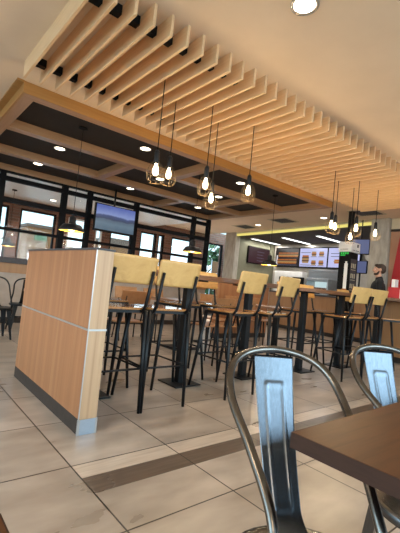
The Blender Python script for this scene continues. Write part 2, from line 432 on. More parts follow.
# ------------------------------------------------------------------ slat ceiling
sl = thing('slatted_ceiling_panel', 'row of pale timber slats hung below the ceiling over the bar tables', 'ceiling slats', (.764, 2.12, 2.63))
PITCH = .1368
b = B(); box(b, (-.011, 0, 0), (.011, 1.435, .15))
s0 = obj('slat', b, 'slat', sl, .002, 1)
for k in range(1, 44):
    c = s0.copy(); COL.objects.link(c); c.parent = sl; c.location = (k*PITCH, 0, 0)
for y in (.18, 1.27):
    b = B()
    for k in range(43): box(b, (k*PITCH+.011, y, .085), ((k+1)*PITCH-.011, y+.055, .148))
    obj('mounting_rail', b, 'blackmatte', sl)

# ------------------------------------------------------------------ ceiling lights, vents
def downlight(x, y, z, label, r=.075, power=24, col=(1, .86, .70)):
    t = thing('ceiling_downlight', label, 'ceiling light', (x, y, z), 0, 'recessed ceiling downlights')
    b = B(); lathe(b, [(r, -.002), (r+.018, -.008), (r+.02, -.001), (r+.02, .0), (r, .0), (r, -.002)], 28); obj('trim_ring', b, 'trimalu', t)
    b = B(); lathe(b, [(0, -.003), (r, -.003), (r, .001)], 28); obj('lens', b, 'lens', t)
    L = bpy.data.lights.new('downlight_beam', 'SPOT'); L.energy = power; L.color = col; L.spot_size = 2.5; L.spot_blend = .6; L.shadow_soft_size = .06
    o = bpy.data.objects.new('downlight_beam', L); COL.objects.link(o); o.parent = t; o.location = (0, 0, -.03)
    return t
ZD = 2.771
DL = [
 (1.82, 1.44, ZC, 'round downlight in the plain ceiling, the largest one at the top of the picture'),
 (2.57, 4.52, ZD, 'downlight in the dark coffer above the left pair of caged pendants'),
 (4.47, 4.55, ZD, 'downlight in the dark coffer above the rightmost caged pendant of the near cluster'),
 (1.79, 5.62, ZD, 'left downlight in the middle row of coffers, nearest the partition side'),
 (3.55, 5.62, ZD, 'downlight in the middle coffer row behind the caged pendants'),
 (4.95, 5.62, ZD, 'downlight in the middle coffer row right of the middle caged pendants'),
 (1.83, 6.78, ZD, 'far left downlight in the coffer row above the glazed screen'),
 (3.61, 6.78, ZD, 'downlight in the coffer just above the landscape television'),
 (5.43, 6.85, ZD, 'downlight in the last coffer above the right end of the glazed screen'),
 (7.73, 7.04, ZC, 'small far downlight in the pale ceiling above the plum screen'),
 (7.53, 4.89, ZC, 'small far downlight in the pale ceiling above the menu boards'),
]
for x, y, z, l in DL:
    big = (y < 2)
    downlight(x, y, z, l, .068 if big else .066, 40 if z > 2.775 else 20)
for i, (x, y) in enumerate(((-1.2, 1.44), (-1.2, 4.0), (-.9, 6.6), (3.9, .2), (5.9, .3), (-1.2, -.9), (1.6, -.9), (4.4, -1.2), (6.9, 2.2), (7.4, 3.0), (4.4, 8.6), (6.0, 8.8), (7.6, 9.0), (0.2, 8.8))):  # unseen spots without fittings, added to brighten the room and its ceilings
    b = None
    L = bpy.data.lights.new('unseen_fill_spot', 'SPOT'); L.energy = 34 if y < 8 else 900; L.color = (1, .86, .70)
    if x < 0 and y < 8: L.energy = 85; L.color = (1, .74, .50); L.spot_size = 2.5; L.spot_blend = .6; L.shadow_soft_size = .08
    o = bpy.data.objects.new('unseen_fill_spot', L); COL.objects.link(o); o.location = (x, y, 2.75 if y < 8 else 2.63)
for x, y, l in ((1.58, 8.35, 'small downlight at the far left in the ceiling beyond the glazed screen'), (2.95, 9.3, 'small downlight beyond the glazed screen, left of the landscape television')):
    downlight(x, y, 2.66, l, .068, 70)
for x, y, l in ((7.81, 7.6, 'dark square air vent in the pale ceiling left of the small far downlight'), (7.45, 5.97, 'dark square air vent in the pale ceiling between the two small far downlights'), (7.35, 3.8, 'dark air vent in the ceiling past the end of the slats, above the concrete column')):
    t = thing('ceiling_vent', l, 'vent', (x, y, ZC), 0, 'ceiling air vents')
    b = B()
    for lo, hi in (((-.28, -.28), (.28, -.24)), ((-.28, .24), (.28, .28)), ((-.28, -.24), (-.24, .24)), ((.24, -.24), (.28, .24))): box(b, (*lo, -.012), (*hi, 0))
    obj('vent_frame', b, 'cream', t)
    b = B()
    for k in range(9): box(b, (-.24, -.22+k*.05, -.01), (.24, -.19+k*.05, -.002))
    obj('louvre', b, 'capgrey', t)
    b = B(); box(b, (-.24, -.24, -.003), (.24, .24, 0)); obj('backing', b, 'blackmatte', t)
for x0_, x1_, y, l in ((9.03, 10.42, 8.42, 'white linear ceiling light in the dark kitchen, left of the three, above the plum screen'), (9.05, 10.42, 7.2, 'white linear ceiling light in the dark kitchen, middle one of three, above the menu boards'), (9.0, 10.35, 5.98, 'white linear ceiling light in the dark kitchen, right one of three, behind the caged pendants')):
    t = thing('linear_light', l, 'ceiling light', ((x0_+x1_)/2, y, 2.658), 0, 'linear kitchen lights'); h = (x1_-x0_)/2
    b = B(); box(b, (-h, -.07, -.022), (h, .07, 0)); obj('housing', b, 'white', t)
    b = B(); box(b, (-h+.01, -.06, -.026), (h-.01, .06, -.021)); obj('diffuser', b, 'striplens', t)
    Ls = bpy.data.lights.new('strip_glow', 'AREA'); Ls.shape = 'RECTANGLE'; Ls.size = 2*h; Ls.size_y = .12; Ls.energy = 22; Ls.color = (1, .97, .92)
    o = bpy.data.objects.new('strip_glow', Ls); COL.objects.link(o); o.parent = t; o.location = (0, 0, -.03)

# ------------------------------------------------------------------ caged pendants
def pendant():
    t = thing('caged_pendant', '', 'pendant lamp')
    zt = 2.76
    b = B(); tube(b, [(0, 0, .17), (0, 0, 1.0)], .005, 6); cord = obj('cord', b, 'blackmatte', t)
    b = B(); lathe(b, [(0, .19), (.012, .19), (.022, .17), (.024, .09), (.02, .075), (0, .075)], 16); soc = obj('socket', b, 'black', t)
    b = B(); lathe(b, [(.012, .078), (.014, .06), (.022, .035), (.026, .010), (.022, -.012), (.010, -.024), (0, -.026)], 16); obj('bulb', b, 'bulb', soc)
    b = B()
    R = [(.024, .09), (.046, .07), (.066, .03), (.073, -.01), (.069, -.05), (.055, -.08)]
    for k in range(8):
        a = 2*PI*k/8; tube(b, [(r*math.cos(a), r*math.sin(a), z) for r, z in R], .0014, 5)
    for r, z in (R[3], R[5]):
        tube(b, [(r*math.cos(2*PI*k/24), r*math.sin(2*PI*k/24), z) for k in range(24)], .0014, 5, closed=True)
    obj('cage', b, 'cagewire', t)
    return t
PEND = [(1.64, 2.68, 1.885, 'front left caged pendant bulb of the near cluster, over the first bar table'),
        (1.93, 2.92, 1.97, 'caged pendant bulb just right of and behind the leftmost one'),
        (2.20, 2.70, 1.91, 'upper caged pendant of the middle overlapping pair in the near cluster'),
        (2.47, 2.92, 1.86, 'lowest caged pendant of the near cluster, hanging below the middle one'),
        (2.77, 2.70, 1.98, 'rightmost caged pendant of the near cluster, hanging alone'),
        (4.34, 2.70, 1.91, 'left caged pendant of the tight pair at the left of the far cluster'),
        (4.79, 2.92, 1.975, 'right caged pendant of the tight pair at the left of the far cluster'),
        (5.22, 2.92, 1.90, 'lowest caged pendant of the far cluster, over the white sign header'),
        (4.96, 2.70, 1.97, 'caged pendant of the far cluster just above the white sign header'),
        (5.52, 2.70, 1.99, 'rightmost caged pendant of the far cluster, in front of the concrete column')]
p0 = pendant()
for i, (x, y, z, l) in enumerate(PEND):
    p = p0 if i == 0 else dup(p0, (0, 0, 0))
    p.location = (x, y, z); p['label'] = l; p['group'] = 'caged pendant lamps'
    for c in p.children:
        if c.name.startswith('cord'): c.scale = (1, 1, 1)
    cord = [c for c in p.children if c.name.startswith('cord')][0]
    b = B(); tube(b, [(0, 0, .17), (0, 0, ZC-z)], .0045, 6); box(b, (-.03, -.03, ZC-z-.015), (.03, .03, ZC-z))
    me = bpy.data.meshes.new('cord'); b.to_mesh(me); b.free(); me.materials.append(M['blackmatte']); cord.data = me
    L = bpy.data.lights.new('pendant_glow', 'POINT'); L.energy = 5; L.color = (1, .74, .42); L.shadow_soft_size = .03
    o = bpy.data.objects.new('pendant_glow', L); COL.objects.link(o); o.parent = p; o.location = (0, 0, -.06)

# dome pendants
def dome(x, y, z, label, ztop=2.77):
    t = thing('dome_pendant', label, 'pendant lamp', (x, y, z), 0, 'black dome pendants'); q = 1.15
    b = B(); lathe(b, [(.128, 0), (.13, .004), (.118, .03), (.098, .062), (.085, .07), (.04, .078), (.034, .1), (.034, .15), (.012, .165), (0, .165)], 28); b.transform(Matrix.Scale(q, 4))
    shd = obj('lamp_shade', b, 'black', t)
    b = B(); lathe(b, [(.126, .001), (.112, .03), (.09, .058), (.0, .064)], 28); b.transform(Matrix.Scale(q, 4)); obj('shade_lining', b, 'shade_in', shd)
    b = B(); lathe(b, [(0, .06), (.03, .045), (.04, .022), (.03, .005), (0, 0)], 16); obj('bulb', b, 'shadebulb', shd)
    b = B(); tube(b, [(0, 0, .18), (0, 0, ztop-z)], .004, 6); obj('cord', b, 'blackmatte', t)
    b = B(); lathe(b, [(0, 0), (.05, 0), (.055, -.02), (.01, -.03), (0, -.03)], 20); obj('ceiling_canopy', b, 'blackmatte', t, loc=(0, 0, ztop-z))
    L = bpy.data.lights.new('dome_glow', 'POINT'); L.energy = 6; L.color = (1, .78, .48); L.shadow_soft_size = .03
    o = bpy.data.objects.new('dome_glow', L); COL.objects.link(o); o.parent = t; o.location = (0, 0, -.03)
dome(1.70, 4.55, 1.49, 'black dome pendant lamp in front of the glazed screen, above the near partition', ZD)
dome(3.58, 4.55, 1.48, 'black dome pendant lamp above the second bar stool, before the glazed screen', ZD)
dome(5.39, 4.55, 1.475, 'black dome pendant lamp below the plum screen by the kitchen', ZD)
dome(2.02, 9.0, 1.42, 'small black dome pendant lamp at the far left beyond the glazed screen', 2.66)

# ------------------------------------------------------------------ glazed black screen on low wall
sc = thing('window_30', '', ''); del sc['label']; del sc['category']; sc['kind'] = 'structure'; sc.location = (0, 7.40, 0)
SX0, SX1 = -1.6, 6.30
b = B()
box(b, (SX0, -.05, 2.50), (SX1, .05, 2.575)); box(b, (SX0, -.05, 2.12), (SX1, .05, 2.20)); box(b, (SX0, -.035, 1.62), (SX1, .035, 1.675))
box(b, (SX0, -.05, 2.640), (SX1, .05, 2.667))
for a, c in ((SX0, SX0+.06), (0, .08), (1.40, 1.49), (2.50, 2.60), (3.02, 3.11), (4.10, 4.19), (5.74, 5.82), (6.22, 6.30)):
    box(b, (a, -.055, 1.15), (c, .055, 2.64))
obj('window_frame', b, 'frame', sc)
b = B(); box(b, (SX0, -.004, 1.16), (SX1, .004, 2.64)); obj('pane', b, 'glass', sc)
b = B(); box(b, (SX0, 7.32, 0), (SX1, 7.48, .88)); struct('wall_screen_low', b, 'tilewall')
b = B(); box(b, (SX0, 7.30, .88), (SX1, 7.50, 1.05)); struct('trim_7', b, 'counterwood')
b = B(); box(b, (SX0, 7.26, 1.05), (SX1, 7.54, 1.15)); struct('trim_8', b, 'capgrey', bevel=.006)
b = B(); box(b, (SX0, 7.30, 0), (SX1, 7.32, .1)); struct('baseboard_screen', b, 'plinth')

# television hung at the screen
t = thing('television', 'flat television showing a blue lake landscape, hung before the glazed screen', 'television', (3.52, 7.1, 2.145))
b = B(); box(b, (-.455, -.02, -.285), (.455, .03, .27)); obj('housing', b, 'blackmatte', t, .006)
b = B(); box(b, (-.43, -.024, -.245), (.43, -.0205, .25)); obj('display', b, 'tvpic', t)
b = B(); box(b, (-.08, .03, -.06), (.08, .1, .06)); box(b, (-.03, .1, -.03), (.03, .25, .03)); tube(b, [(0, .1, 0), (0, .1, .627)], .02, 8); obj('wall_bracket', b, 'black', t)

# ------------------------------------------------------------------ partitions
def partition(label, loc, rz, L, T=.126, H=1.17):
    # local: end face at y=0 (towards -y), long faces along +y
    t = thing('wood_partition', label, 'partition', loc, rz)
    b = B(); box(b, (.004, .004, .095), (T-.004, L-.004, H-.014))
    o = obj('panel', b, 'oak', t)
    b = B(); box(b, (.006, 0, .095), (T-.006, .004, H-.014)); obj('end_panel', b, 'oak_end_lit', t, label='narrow end panel, window light painted into its colour')
    b = B(); box(b, (.004, .004, 0), (T-.004, L-.004, .095)); pl = obj('plinth', b, 'plinth', t)
    b = B(); box(b, (.012, -.001, 0), (T-.012, .004, .094)); obj('plinth_end_plate', b, 'alu', pl, label='brushed metal plate')
    b = B()
    box(b, (-.001, -.0015, 0), (.005, .004, H-.014)); box(b, (T-.012, -.002, 0), (T+.001, .010, .095)); box(b, (-.002, -.003, 0), (.012, .010, .095))
    obj('corner_trim', b, 'trimalu', t)
    b = B(); box(b, (.001, -.001, .643), (T-.001, L-.003, .655)); obj('metal_band', b, 'trimalu', o, label='thin pale metal band')
    b = B(); box(b, (-.003, -.003, H-.014), (T+.003, L, H)); obj('cap', b, 'capgrey', t, .002)
    return t
partition('waist-high oak laminate partition with dark cap, in the left foreground', (1.02, 2.26, 0), 0, 1.49)
partition('far oak laminate partition seen under the bar tops, behind the dining chairs', (6.5, 5.42, 0), PI/2, 1.5)

# ------------------------------------------------------------------ bar tables
def bar_table(label, x, y, w, d, cols):
    t = thing('bar_table', label, 'table', (x, y, 0), 0, 'high bar tables')
    b = B(); box(b, (-w/2, -d/2, 1.045), (w/2, d/2, 1.09)); obj('tabletop', b, 'bartop', t, .004)
    for cx in cols:
        b = B(); box(b, (cx-.037, -.037, .012), (cx+.037, .037, 1.03)); box(b, (cx-.14, -.14, 1.03), (cx+.14, .14, 1.045)); cl = obj('column', b, 'black', t, .004)
        b = B(); box(b, (cx-.155, -.155, 0), (cx+.155, .155, .014)); obj('base_plate', b, 'black', cl, .003)
bar_table('small high bar table behind the two nearest stools, by the partition', 1.52, 3.0, .70, .62, (-.13,))
bar_table('high bar table with two black columns behind the middle pair of stools', 2.84, 3.04, 1.38, .62, (-.45, .45))
bar_table('high bar table behind the right pair of stools, below the far pendants', 4.83, 3.02, 1.38, .62, (-.48, .47))
bar_table('farthest high bar table at the right edge, before the wood counter', 6.45, 2.97, .8, .62, (-.1,))

# ------------------------------------------------------------------ stools (local: back towards -y)
def stool():
    t = thing('bar_stool', '', 'bar stool')
    sz = .785
    b = B()
    n = 24; pts = []
    for k in range(n):
        a = 2*PI*k/n; ca, sa = math.cos(a), math.sin(a); e = .45
        pts.append((.195*math.copysign(abs(ca)**e, ca), .19*math.copysign(abs(sa)**e, sa)-.01))
    prism(b, pts, sz-.018, sz); obj('seat', b, 'seatwood', t, .006)
    b = B()
    for x in (-.172, .172): box(b, (x-.012, -.17, sz-.042), (x+.012, .16, sz-.018))
    for y in (-.16, .15): box(b, (-.153, y-.012, sz-.042), (.153, y+.012, sz-.018))
    obj('seat_frame', b, 'black', t)
    for sx in (-1, 1):
        b = B(); tube(b, [(sx*.188, -.185, sz-.02), (sx*.198, -.212, 0)], [.019, .012], 10); obj('leg', b, 'black', t)
        b = B(); tube(b, [(sx*.165, .15, sz-.02), (sx*.195, .27, 0)], [.019, .012], 10); obj('leg', b, 'black', t)
    b = B(); zf = .33; f = (sz-.02-zf)/(sz-.02)
    rx, ry = .188+.010*f, -.185-.027*f; fx, fy = .165+.03*f, .15+.12*f
    tube(b, [(-rx, ry, zf), (rx, ry, zf)], .008, 8); tube(b, [(-fx, fy, zf), (fx, fy, zf)], .008, 8)
    for s in (-1, 1): tube(b, [(s*rx, ry, zf), (s*fx, fy, zf)], .008, 8)
    obj('footrest', b, 'black', t)
    for s in (-1, 1):
        b = B(); tube(b, [(s*.158, -.185, sz-.03), (s*.158, -.222, sz+.02), (s*.160, -.283, 1.062)], [.012, .013, .012], 8); obj('back_support', b, 'black', t)
    # back panel: slightly curved ply board with rounded corners
    b = B(); W, H, th = .195, .2, .014; zc = 1.062
    nx, nz = 16, 10; grid = {}
    for side in (0, 1):
        for i in range(nx+1):
            for j in range(nz+1):
                u = -1+2*i/nx; v = -1+2*j/nz
                # rounded-rectangle outline
                x, z = u*W, v*H/2; rc = .014
                ax, az = abs(x)-(W-rc), abs(z)-(H/2-rc)
                if ax > 0 and az > 0:
                    l = math.hypot(ax, az)
                    m = max(ax, az)
                    k = m/l if l else 1
                    x = math.copysign((W-rc)+ax*k, x); z = math.copysign((H/2-rc)+az*k, z)
                y = -.262-.21*(z)-.012*(1-(x/W)**2)+(th if side else 0)
                grid[side, i, j] = b.verts.new((x, y, zc+z))
    for side in (0, 1):
        for i in range(nx):
            for j in range(nz):
                f = b.faces.new((grid[side, i, j], grid[side, i+1, j], grid[side, i+1, j+1], grid[side, i, j+1])); f.smooth = True
    for i in range(nx):
        for j in (0, nz): b.faces.new((grid[0, i, j], grid[0, i+1, j], grid[1, i+1, j], grid[1, i, j]))
    for j in range(nz):
        for i in (0, nx): b.faces.new((grid[0, i, j], grid[0, i, j+1], grid[1, i, j+1], grid[1, i, j]))
    obj('backrest', b, 'ply', t)
    return t
st0 = stool()
ST = [(1.37, 2.66, 0.02, 'bar stool half hidden behind the end of the near partition'),
      (1.79, 2.66, -.01, 'bar stool second from the partition, its back touching the first one'),
      (2.63, 2.66, .07, 'bar stool left of the middle pair, at the two-column bar table'),
      (3.15, 2.66, .13, 'bar stool right of the middle pair, left of the bare black table column'),
      (4.60, 2.60, -.12, 'bar stool left of the overlapping pair, before the black order kiosk'),
      (5.09, 2.62, -.10, 'bar stool right of the overlapping pair, below the person in black'),
      (5.68, 2.50, -2.2, 'bar stool at the right edge, showing only seat and legs beyond the metal chairs'),
      (1.62, 3.33, PI, 'bar stool on the far side of the small bar table by the partition'),
      (2.52, 3.33, PI, 'far-side bar stool of the two-column table, hidden behind the second stool'),
      (3.10, 3.33, PI+.05, 'far-side bar stool whose orange back shows right of the second stool'),
      (4.68, 3.33, PI, 'far-side bar stool left of the bare black column of the right table'),
      (5.22, 3.33, PI, 'far-side bar stool with orange back right of the bare black column'),
      (6.40, 3.36, PI, 'bar stool beyond the farthest bar table, partly behind the black kiosk')]
for i, (x, y, rz, l) in enumerate(ST):
    o = st0 if i == 0 else dup(st0, (0, 0, 0))
    o.location = (x, y, 0); o.rotation_euler = (0, 0, rz); o['label'] = l; o['group'] = 'bar stools'

# ------------------------------------------------------------------ low dining tables and chairs beyond
def dining_chair():
    t = thing('dining_chair', '', 'chair')
    b = B(); box(b, (-.2, -.2, .44), (.2, .2, .46)); obj('seat', b, 'chairwood', t, .015)
    for sx in (-1, 1):
        b = B(); tube(b, [(sx*.17, -.17, .44), (sx*.2, -.22, 0)], [.014, .01], 8); obj('leg', b, 'black', t)
        b = B(); tube(b, [(sx*.17, .17, .44), (sx*.2, .22, 0)], [.014, .01], 8); obj('leg', b, 'black', t)
        b = B(); tube(b, [(sx*.14, -.18, .44), (sx*.14, -.27, .78)], .010, 8); obj('back_support', b, 'black', t)
    b = B(); box(b, (-.21, -.012, -.1), (.21, .004, .1)); o = obj('backrest', b, 'chairwood', t, .006); o.location = (0, -.255, .75); o.rotation_euler = (.26, 0, 0)
    return t
dc0 = dining_chair()
DC = [(1.45, 4.05, 0, 'low wooden dining chair nearest the partition, seen through the stool legs'),
      (2.45, 4.4, -PI/2*.0, 'low wooden dining chair behind the first two stools'),
      (3.60, 4.05, 0, 'low wooden dining chair on the near side of the middle dining table'),
      (4.05, 4.05, 0, 'second low wooden dining chair on the near side of the middle dining table'),
      (4.45, 4.78, PI, 'low wooden dining chair with tan back seen right of the orange stool back'),
      (5.05, 4.78, PI, 'low wooden dining chair with tan back before the far oak partition, left of third stool'),
      (5.62, 4.78, PI, 'low wooden dining chair before the far oak partition behind the third stool'),
      (2.75, 5.6, PI, 'second low wooden chair from the partition in the row near the low wall'),
      (2.15, 5.6, PI, 'first low wooden chair from the partition in the row near the low wall'),
      (3.2, 5.5, PI, 'third low wooden chair from the partition in the row near the low wall'),
      (3.75, 5.5, PI, 'fourth low wooden chair from the partition in the row near the low wall')]
for i, (x, y, rz, l) in enumerate(DC):
    o = dc0 if i == 0 else dup(dc0, (0, 0, 0))
    o.location = (x, y, 0); o.rotation_euler = (0, 0, rz); o['label'] = l; o['group'] = 'low dining chairs'
for x, y, w, l in ((1.72, 4.62, .75, 'low dining table below the left dome lamp'), (3.62, 4.72, .75, 'low dining table below the middle dome lamp'), (5.35, 4.25, .75, 'low dining table below the right dome lamp')):
    t = thing('dining_table', l, 'table', (x, y, 0), 0, 'low dining tables')
    b = B(); box(b, (-w/2, -.33, .71), (w/2, .33, .745)); obj('tabletop', b, 'bartop', t, .004)
    b = B(); box(b, (-.04, -.04, .012), (.04, .04, .7)); box(b, (-.12, -.12, .7), (.12, .12, .71)); obj('column', b, 'black', t)
    b = B(); box(b, (-.22, -.22, 0), (.22, .22, .012)); obj('base_plate', b, 'black', t)

# ------------------------------------------------------------------ sheet-metal chairs (local: back towards +y)
def smooth_path(pts, n=8):
    pts = [Vector(p) for p in pts]; out = []
    for i in range(len(pts)-1):
        p0 = pts[max(i-1, 0)]; p1 = pts[i]; p2 = pts[i+1]; p3 = pts[min(i+2, len(pts)-1)]
        for k in range(n):
            t = k/n
            out.append(.5*((2*p1)+(-p0+p2)*t+(2*p0-5*p1+4*p2-p3)*t*t+(-p0+3*p1-3*p2+p3)*t**3))
    out.append(pts[-1]); return out
def metal_chair(body, tubem, label, lean=.0):
    t = thing('metal_chair', label, 'chair')
    # seat pan with rolled rim and slight dish
    b = B(); n = 32
    def sup(r, z, e=.42, yo=0):
        o = []
        for k in range(n):
            a = 2*PI*k/n; ca, sa = math.cos(a), math.sin(a)
            o.append(b.verts.new((r*math.copysign(abs(ca)**e, ca), r*math.copysign(abs(sa)**e, sa)+yo, z)))
        return o
    rings = [sup(.158, .40, .9, .04), sup(.163, .415, .9, .04), sup(.160, .428, .9, .04), sup(.150, .431, .9, .04), sup(.11, .426, .9, .04), sup(.05, .423, .9, .04)]
    for A, C in zip(rings, rings[1:]):
        for k in range(n):
            f = b.faces.new((A[k], A[(k+1) % n], C[(k+1) % n], C[k])); f.smooth = True
    b.faces.new(rings[-1]); b.faces.new(list(reversed(rings[0])))
    obj('seat', b, body, t)
    # tapered sheet legs
    for sx in (-1, 1):
        for sy in (-1, 1):
            b = B(); top = Vector((sx*.085, .04+sy*.085, .415)); bot = Vector((sx*.14, .04+sy*.15, 0))
            va = []
            for P_, w in ((top, .036), (bot, .015)):
                va.append([b.verts.new(P_+Vector(d)*w) for d in ((sx*.7, -sy*.9, 0), (sx*.7, sy*.7, 0), (-sx*.9, sy*.7, 0), (-sx*.5, sy*.35, 0), (sx*.35, -sy*.5, 0))])
            for k in range(5): b.faces.new((va[0][k], va[0][(k+1) % 5], va[1][(k+1) % 5], va[1][k]))
            b.faces.new(va[0]); b.faces.new(list(reversed(va[1])))
            obj('leg', b, body, t)
    b = B()
    tube(b, [(-.11, -.075, .22), (.11, .155, .22)], .007, 8); tube(b, [(.11, -.075, .22), (-.11, .155, .22)], .007, 8)
    obj('cross_brace', b, body, t)
    # back hoop
    h = [(-.122, -.06, .425), (-.113, -.065, .50), (-.109, -.02, .58), (-.128, .09, .66), (-.149, .207, .731), (-.135, .285, .79), (-.085, .33, .822)]
    pts = h+[(0, .347, .834)]+[(-x, y, z) for x, y, z in reversed(h)]
    b = B(); tube(b, smooth_path(pts, 10), .0106, 12); obj('back_hoop', b, tubem, t)
    # splat with embossed panel
    b = B(); nx, nz = 28, 56; th = .0016; G = {}
    for side in (0, 1):
        for i in range(nx+1):
            for j in range(nz+1):
                u = -1+2*i/nx; v = j/nz
                w = .040+.018*v if v > .12 else .042+.012*(1-v/.12)**2
                z = .43+v*.386
                y = .145+.202*(1.42*v-.42*v*v)
                if v < .12: y -= .03*(1-v/.12)**2; z -= 0
                x = u*w
                if v > .97: pass
                # embossed outline: raised rectangle ridge
                hx, z0_, z1_ = .020+.006*v, .13, .80
                dx = abs(x)-hx; dz = max(z0_-v, v-z1_)*.368
                sd = max(dx, dz) if max(dx, dz) < 0 or (dx < 0 or dz < 0) else math.hypot(dx, dz)
                e = math.exp(-(sd/.0030)**2)*.0026
                # normal of the splat points to -y and up
                G[side, i, j] = b.verts.new((x, y-.88*(e+(0 if side else th)), z+.46*(e+(0 if side else th))))
    for side in (0, 1):
        for i in range(nx):
            for j in range(nz):
                f = b.faces.new((G[side, i, j], G[side, i+1, j], G[side, i+1, j+1], G[side, i, j+1])); f.smooth = True
    for i in range(nx):
        for j in (0, nz): b.faces.new((G[0, i, j], G[0, i+1, j], G[1, i+1, j], G[1, i, j]))
    for j in range(nz):
        for i in (0, nx): b.faces.new((G[0, i, j], G[0, i, j+1], G[1, i, j+1], G[1, i, j]))
    obj('back_splat', b, body, t)
    return t
mc = metal_chair('gun', 'tube', 'gunmetal sheet-steel chair in the foreground, left of the two at the walnut table')
mc.location = (.712, .414, 0); mc.rotation_euler = (0, 0, -.557); mc['group'] = 'sheet-metal chairs at the walnut table'
dup(mc, (1.275, .375, 0), -.557, 'gunmetal sheet-steel chair at the right edge, farther along the walnut table')
bc = metal_chair('black', 'black', 'black metal chair at the far left edge before the low wall')
bc.location = (1.22, 6.45, 0); bc.rotation_euler = (0, 0, PI-.15); bc['group'] = 'black metal chairs by the low wall'
dup(bc, (1.72, 6.45, 0), PI-.05, 'black metal chair by the low wall, just left of the near partition')
dup(bc, (1.28, 5.7, 0), .1, 'black metal chair with its back to the partition, farther out from the low wall')

# ------------------------------------------------------------------ foreground tables
def walnut_table(label, x0, x1, y0, y1, leg=True):
    t = thing('walnut_table', label, 'table', ((x0+x1)/2, (y0+y1)/2, 0), 0, 'walnut tables in the foreground')
    w, d = (x1-x0)/2, (y1-y0)/2
    b = B(); box(b, (-w+.002, -d+.002, .722), (w-.002, d-.002, .75)); obj('tabletop', b, 'walnut', t)
    b = B()
    for lo, hi in (((-w, -d), (w, -d+.002)), ((-w, d-.002), (w, d)), ((-w, -d+.002), (-w+.002, d-.002)), ((w-.002, -d+.002), (w, d-.002))): box(b, (*lo, .722), (*hi, .7495))
    obj('edge_band', b, 'edge', t, label='dark brown edge band')
    for s in (-1, 1):
        cx = s*(w-.28)
        b = B(); box(b, (cx-.045, -.045, .012), (cx+.045, .045, .71)); obj('leg', b, 'alu', t, .01)
        b = B(); box(b, (cx-.2, -.2, 0), (cx+.2, .2, .012)); obj('base_plate', b, 'alu', t)
        b = B(); box(b, (cx-.15, -.15, .71), (cx+.15, .15, .724)); obj('mounting_plate', b, 'black', t)
walnut_table('walnut-topped table with dark edge filling the lower right corner', .60, 2.0, -.28, .42)
walnut_table('walnut-topped table of which only a dark corner shows at the bottom left', -1.25, .118, -.28, .42)

# ------------------------------------------------------------------ order kiosk
k = thing('order_kiosk', 'tall black order kiosk with white lit header, standing before the concrete column', 'kiosk', (6.98, 3.88, 0))
b = B(); box(b, (0, 0, 0), (.32, .23, 1.93)); obj('body', b, 'blackmatte', k, .006)
b = B(); box(b, (-.03, -.03, 1.93), (.33, .24, 2.13)); hd = obj('header', b, 'white', k, .01, label='white header box')
b = B(); box(b, (-.033, .03, 1.975), (-.03, .20, 1.985)); obj('header_text', b, 'blackmatte', hd)
b = B(); box(b, (.03, -.033, 1.965), (.12, -.03, 1.975)); obj('header_text', b, 'blackmatte', hd)
b = B(); box(b, (.16, -.033, 1.965), (.28, -.03, 1.975)); obj('header_text', b, 'blackmatte', hd)
b = B(); box(b, (.2, -.034, 2.04), (.25, -.03, 2.10)); obj('header_emblem', b, 'blackmatte', hd)
b = B()
for x in (0, 1, 2, 3): box(b, (-.004, .03+.045*x, 1.885), (0, .06+.045*x, 1.925))
box(b, (-.004, .1, 1.855), (0, .2, 1.875)); obj('green_text', b, 'green_led', k)
b = B(); box(b, (-.004, .03, 1.20), (0, .10, 1.70)); box(b, (-.004, .045, 1.70), (0, .085, 1.74)); obj('side_graphic', b, ['white'], k, label='white vertical graphic')
b = B(); box(b, (-.005, .02, 1.12), (0, .12, 1.20)); obj('graphic_base', b, 'menu_orange', k)
b = B(); box(b, (.05, -.004, 1.06), (.27, 0, 1.80)); mp_ = obj('menu_panel', b, 'capgrey', k)
b = B()
for r in range(3):
    z = 1.62-.2*r
    for q in range(3): box(b, (.075+.065*q, -.007, z), (.105+.065*q, -.004, z+.09))
    box(b, (.07, -.007, z-.04), (.25, -.004, z-.03))
obj('menu_print', b, 'cream', mp_)
b = B(); box(b, (.1, .07, 2.13), (.2, .15, ZC)); obj('power_pole', b, 'blackmatte', k)

